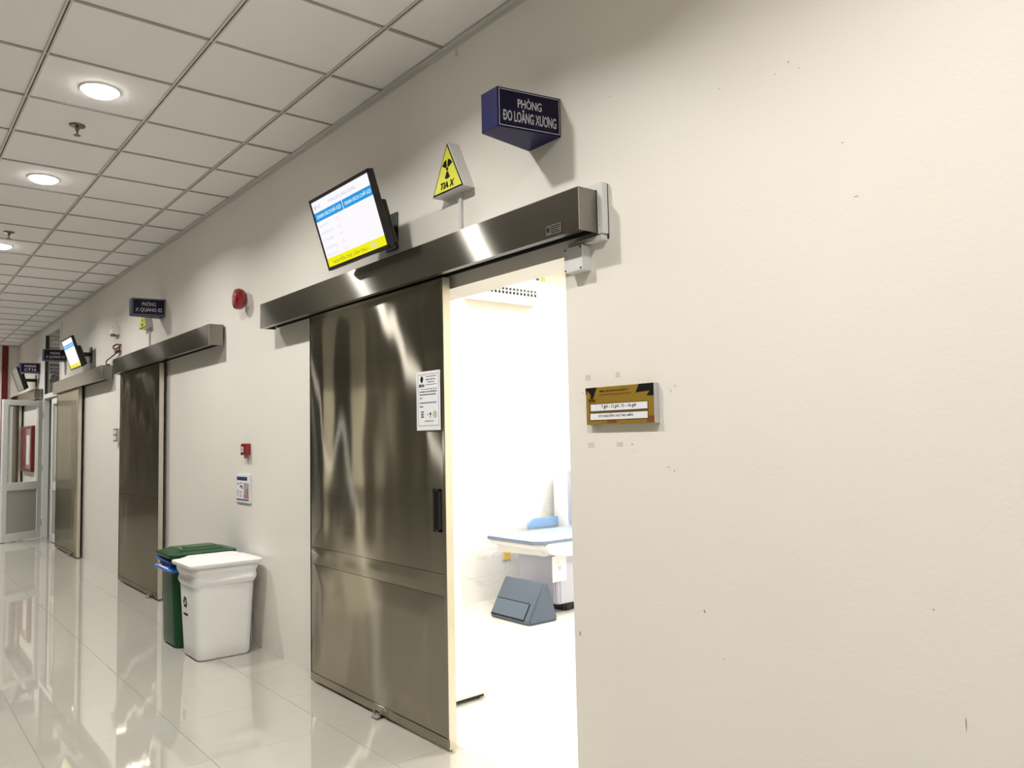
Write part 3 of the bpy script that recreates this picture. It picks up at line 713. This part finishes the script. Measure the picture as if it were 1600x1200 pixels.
# ================================================================== FAR GLAZED DOORWAY
t = thing('door_frame', (GL,0,0), 'white aluminium frame around the far glazed doorway', 'door frame')
def fb(n, x0,x1,y0,y1,z0,z1,m=ALU,par=t): return obj(n, bx(x0-GL,x1-GL,y0,y1,z0,z1,bev=.003,seg=1), m, par)
fb('post', GL,GL+.06,-.015,.07,0,GT); fb('post', GR-.05,GR,-.015,.07,0,GT); fb('transom', GL+.06,GR-.05,-.015,.07,2.2,2.27); fb('head', GL+.06,GR-.05,-.015,.07,GT-.05,GT)
w1 = tag(obj('window_1', bx(GL+.06,GR-.05,.022,.028,2.27,GT-.05), GLASSD), 'dark reflective fixed pane above the far glazed doorway', 'window', kind='structure')
obj('glazing_bead', bx(GL+.06,GL+.072,-.002,.05,2.27,GT-.05), BLACKP, w1)
def leaf(name, loc, rotz, label, w=.66, h=2.17):
    t = thing(name, loc, label, 'door', kind='structure', rot=(0,0,rotz))
    s = .085
    obj('stile', bx(0,s,-.02,.02,.01,h,bev=.003,seg=1), ALU, t); obj('stile', bx(w-s,w,-.02,.02,.01,h,bev=.003,seg=1), ALU, t)
    for z0,z1 in ((.01,.13),(.78,.90),(h-.085,h)): obj('rail', bx(s,w-s,-.02,.02,z0,z1,bev=.003,seg=1), ALU, t)
    obj('pane', bx(s,w-s,-.003,.003,.90,h-.085), GLASS, t)
    obj('lower_panel', bx(s,w-s,-.008,.008,.13,.78), ALUP, t)
    for z in (.25,1.1,1.95): obj('hinge', bx(-.012,.012,-.03,.03,z-.05,z+.05,bev=.003,seg=1), CHROME, t)
    hd = obj('handle', bx(w-.055,w-.035,-.06,-.02,.93,.99), DARKSTEEL, t)
    obj('lever', tube(new(), [(w-.045,-.055,.955),(w-.12,-.06,.955)], .009), DARKSTEEL, hd, True)
    obj('lock_plate', bx(w-.06,w-.02,-.024,-.02,.86,1.02), CHROME, t)
    return t
leaf('door_5', (GL+.03,-.03,0), R(-56), 'open white aluminium glazed door leaf at the far left', w=.70)
leaf('door_6', (GR-.06,.02,0), R(180), 'closed white aluminium glazed leaf beside the far steel door', w=.68)
t = thing('red_stand_in', (-16.05,0,1.02), 'dark red panel standing in for the red seen in the glazed leaf', 'stand-in panel')  # made-up red panel standing in for red seen in the glass
obj('body', bx(-.58,.58,-.05,0,0,.78,bev=.005,seg=1), REDP, t)
obj('red_face', bx(-.52,.52,-.056,-.05,.05,.73), RED, t); obj('pale_patch', bx(.1,.40,-.06,-.056,.12,.62), PAPER, t)
# ================================================================== EXAMINATION ROOM
RX0, RX1, RY1, RH = -5.7, -1.3, 5.0, 3.05
fr = tag(obj('floor_room', bx(RX0,RX1,0,RY1,-.06,-.004), GROUT), 'pale tiled floor of the examination room', 'floor', kind='structure')
ftm = None
for i in range(8):
    for j in range(9):
        x, y = RX0+.3+.6*i, .0+.3+.6*j
        if x > RX1 or y > RY1: continue
        if ftm is None: q = obj('floor_tile', bx(-.299,.299,-.299,.299,-.02,0), ROOMF, fr); ftm = q.data
        else: q = bpy.data.objects.new('floor_tile', ftm); COL.objects.link(q); q.parent = fr
        q.location = (x,y,0)
wrl = tag(obj('wall_room_left', bx(RX0-.15,RX0,WT,RY1,0,RH+.1), ROOMW), 'bright room wall with marble wainscot and air conditioner', 'wall', kind='structure')
obj('marble_panel', bx(RX0,RX0+.01,WT,1.39,0,1.77), MARBLE, wrl)
for j in range(3):
    for k in range(3):
        obj('marble_panel', bx(RX0,RX0+.01,1.392+1.2*j,1.39+1.2*(j+1),.59*k+.001,.59*(k+1)), MARBLE, wrl)
tag(obj('wall_room_back', bx(RX0-.15,RX1+.15,RY1,RY1+.15,0,RH+.1), ROOMW), 'back wall of the examination room', 'wall', kind='structure')
tag(obj('wall_room_right', bx(RX1,RX1+.15,WT,RY1,0,RH+.1), ROOMW), 'right wall of the examination room', 'wall', kind='structure')
tag(obj('ceiling_room', bx(RX0-.15,RX1+.15,WT,RY1+.15,RH,RH+.1), ROOMW), 'white ceiling of the examination room', 'ceiling', kind='structure')
pil = tag(obj('wall_pier', bx(-4.4,-4.012,WT,.645,0,RH), ROOMW), 'tiled pier just inside the doorway beside the steel door', 'wall', kind='structure')
obj('marble_panel', bx(-4.012,-4.0,WT,.645,0,1.2), MARBLE, pil); obj('marble_panel', bx(-4.012,-4.0,WT,.645,1.202,1.772), MARBLE, pil)
for i,(x,y) in enumerate(((-4.6,1.5),(-2.6,1.5),(-4.6,3.4),(-2.6,3.4))):
    t = thing('room_light_panel', (x,y,RH-.004), 'square light panel in the examination room ceiling, out of view', 'light panel', 'square light panels of the examination room')
    obj('frame', bx(-.3,.3,-.3,.3,-.006,.004), WHITEP, t); obj('diffuser', bx(-.28,.28,-.28,.28,-.009,-.006), PANELM, t)
    lamp('lamp_light', t, (0,0,-.012), P_ROOM, 'SQUARE', .55)
# air conditioner
t = thing('air_conditioner', (RX0,2.33,2.66), 'white split air conditioner high on the room wall', 'air conditioner')
prof = [(0,.02),(.10,0),(.17,.012),(.195,.06),(.20,.14),(.19,.27),(.16,.285),(0,.285)]
Mx = Matrix(((1,0,0,0),(0,0,1,-.42),(0,1,0,0),(0,0,0,1)))
obj('casing', prism(new(), prof, Mx, 0, .84), WHITEP, t)
obj('louvre', prism(new(), [(.108,-.003),(.176,.006),(.178,.012),(.11,.006)], Matrix(((1,0,0,0),(0,0,1,-.37),(0,1,0,0),(0,0,0,1))), 0, .74), WHITEP, t)
obj('outlet', prism(new(), [(.197,.064),(.2005,.085),(.201,.12),(.196,.066)], Matrix(((1,0,0,.001),(0,0,1,-.37),(0,1,0,0),(0,0,0,1))), 0, .66), DARKSTEEL, t)
for k in range(16): obj('vane', bx(.195,.206,-.36+.042*k,-.348+.042*k,.05,.125), WHITEP, t)
obj('vane_bar', bx(.197,.208,-.37,.30,.088,.096), WHITEP, t)
obj('energy_sticker', bx(.193,.198,.34,.39,.22,.265), TRIMP, t)
obj('logo_mark', bx(.193,.198,.28,.315,.225,.245), DARKSTEEL, t)
# densitometer table
t = thing('bone_scan_table', (-5.1,2.0,0), 'white and pale blue bone density scan table in the examination room', 'scan table')
def tb_(n,x0,x1,y0,y1,z0,z1,m,bev=.004,par=t,seg=2): return obj(n, bx(x0+5.1,x1+5.1,y0-2,y1-2,z0,z1,bev=bev,seg=seg), m, par, True)
def slab(n, pts, z0, z1, m, bev=0):
    b = prism(new(), [(x+5.1,y-2) for x,y in pts], Matrix.Identity(4), z0, z1)
    if bev: bmesh.ops.bevel(b, geom=list(b.edges), offset=bev, segments=2, affect='EDGES')
    return obj(n, b, m, t, True)
plan = [(-5.45,1.94),(-4.86,1.94),(-4.79,2.01),(-4.79,3.9),(-5.45,3.9)]
slab('mattress_edge', plan, .572, .597, PADEDGE, .004)
def shrink(pl, d): return [(x+(d if x<-5.1 else -d), y+(d if y<2.5 else -d)) for x,y in pl]
slab('mattress', shrink(plan,.004), .597, .602, BLUEPAD, .001)
tb_('mattress_seam', -4.80,-4.786,2.245,2.26,.57,.602, PADEDGE, .001)
slab('board', [(-5.44,1.96),(-4.9,1.96),(-4.8,2.03),(-4.8,3.88),(-5.44,3.88)], .535, .572, WHITEP, .004)
pr_ = [(-.02,.56),(-.02,.585)]
# apron of the moving bed on the near side, lower edge curved
b = new(); top = []; n = 14
ap = [(2.02+.0+i*(3.8-2.02)/n) for i in range(n+1)]
poly = [(y-2, .575) for y in (2.03,3.8)]+[(y-2, .462) for y in (3.8,2.25)]+[(.18,.468),(.10,.482),(.04,.51),(.02,.535)]
b = prism(new(), poly, Matrix(((0,0,1,.26),(1,0,0,0),(0,1,0,0),(0,0,0,1))), 0, .075)
bmesh.ops.bevel(b, geom=list(b.edges), offset=.008, segments=2, affect='EDGES')
obj('apron', b, WHITEP, t, True)
slab('under_tray', [(-5.4,2.0),(-4.85,2.06),(-4.85,3.8),(-5.4,3.8)], .47, .535, WHITEP, .01)
slab('pedestal', [(-5.32,2.17),(-4.86,2.17),(-4.83,2.2),(-4.83,3.7),(-5.32,3.7)], .075, .475, LAV, .012)
tb_('plinth', -5.25,-4.9,2.3,3.6,.0,.075, DARKSTEEL, .004)
for y in (2.35,3.5):
    for x in (-5.2,-4.92): tb_('foot', x-.03,x+.03,y-.03,y+.03,0,.05, BLACKP, .004)
b = bx(-4.828+5.1,-4.824+5.1,.12,.27,.262,.468); lb = obj('hanging_label', b, PAPER, t)
b = new(); box(b, .2762,.277,.16,.20,.41,.415); box(b, .2762,.277,.18,.215,.35,.39); obj('label_print', b, PALEGR, lb)
Mr = Matrix(((0,0,1,-.47),(1,0,0,0),(0,1,0,0),(0,0,0,1)))
rp = [(.48,.60),(.485,.63),(.51,.665),(.56,.69),(1.7,.69),(1.7,.60)]
b = prism(new(), rp, Mr, 0, .03); bmesh.ops.bevel(b, geom=list(b.edges), offset=.006, segments=2, affect='EDGES')
obj('side_rail', b, BLUERAIL, t, True)
tb_('gantry_column', -5.62,-5.42,2.84,3.35,.45,1.17, WHITEP, .05)
tb_('gantry_panel', -5.425,-5.415,2.87,3.32,.62,1.12, LAV, .03)
tb_('gantry_head', -5.60,-4.85,2.95,3.3,1.10,1.24, WHITEP, .05)
tb_('control_knob', -5.418,-5.39,2.99,3.05,.93,.99, GREYP, .01)
# wedge cushion
t = thing('wedge_cushion', (-4.925,1.75,0), 'dark slate triangular positioning cushion on the floor by the scan table', 'cushion')
b = prism(new(), [(0,.004),(.28,.004),(.285,.03),(.20,.275),(.18,.297),(.155,.297),(.14,.28),(-.005,.035)], Matrix(((0,0,1,-.245),(1,0,0,0),(0,1,0,0),(0,0,0,1))), 0, .49)
bmesh.ops.bevel(b, geom=[e for e in b.edges if abs(e.verts[0].co.x-e.verts[1].co.x) < 1e-5], offset=.012, segments=3, affect='EDGES')
obj('cover', b, SLATE, t, True)
sl = Vector((0,.145,.245)).normalized(); nn = Vector((0,-.245,.145)).normalized()
Mf = frame((-.225,-.004,.036),(1,0,0),sl)
fl = prism(new(), rect(0,.40,.0,.125), Mf, 0, .007); bmesh.ops.bevel(fl, geom=list(fl.edges), offset=.002, segments=1, affect='EDGES')
obj('pocket_flap', fl, mat('slate_flap',(.11,.15,.20),.4), t, True)
b = new(); prism(b, rect(0,.40,-.010,-.002), Mf, 0, .003); prism(b, rect(.402,.409,-.008,.125), Mf, 0, .003); prism(b, rect(0,.40,.127,.132), Mf, 0, .003)
obj('seam', b, BLACK, t)
# sockets, foot plate
t = thing('wall_socket', (RX0+.01,2.337,.325), 'yellow sticker on a socket low on the marble wall', 'socket')
obj('plate', bx(0,.008,-.05,.05,0,.085,bev=.002,seg=1), WHITEP, t); obj('sticker', bx(.008,.0095,-.042,.042,.006,.08), ORANGE, t)
b = new(); box(b, .0095,.0105,-.012,-.004,.045,.055); box(b, .0095,.0105,.004,.012,.045,.055); obj('print', b, SCUFF, t)
t = thing('white_foot_plate', (-3.72,.40,0), 'low white scale platform on the floor just behind the steel door', 'scale platform')
b = prism(new(), [(-.19,-.36),(.16,-.36),(.13,.14),(-.02,.18),(-.19,.18)], Matrix.Identity(4), .028, .055)
bmesh.ops.bevel(b, geom=list(b.edges), offset=.004, segments=2, affect='EDGES'); obj('platform', b, WHITEP, t, True)
b = new(); box(b, -.17,.12,-.33,.10,.012,.028); obj('under_frame', b, DARKSTEEL, t)
for x,y in ((-.16,-.3),(.1,-.3),(.08,.08),(-.16,.14)): obj('foot', lathe(new(), [(.018,0),(.018,.012),(.012,.014)], Matrix.Translation((x,y,0)), 12), BLACKP, t)
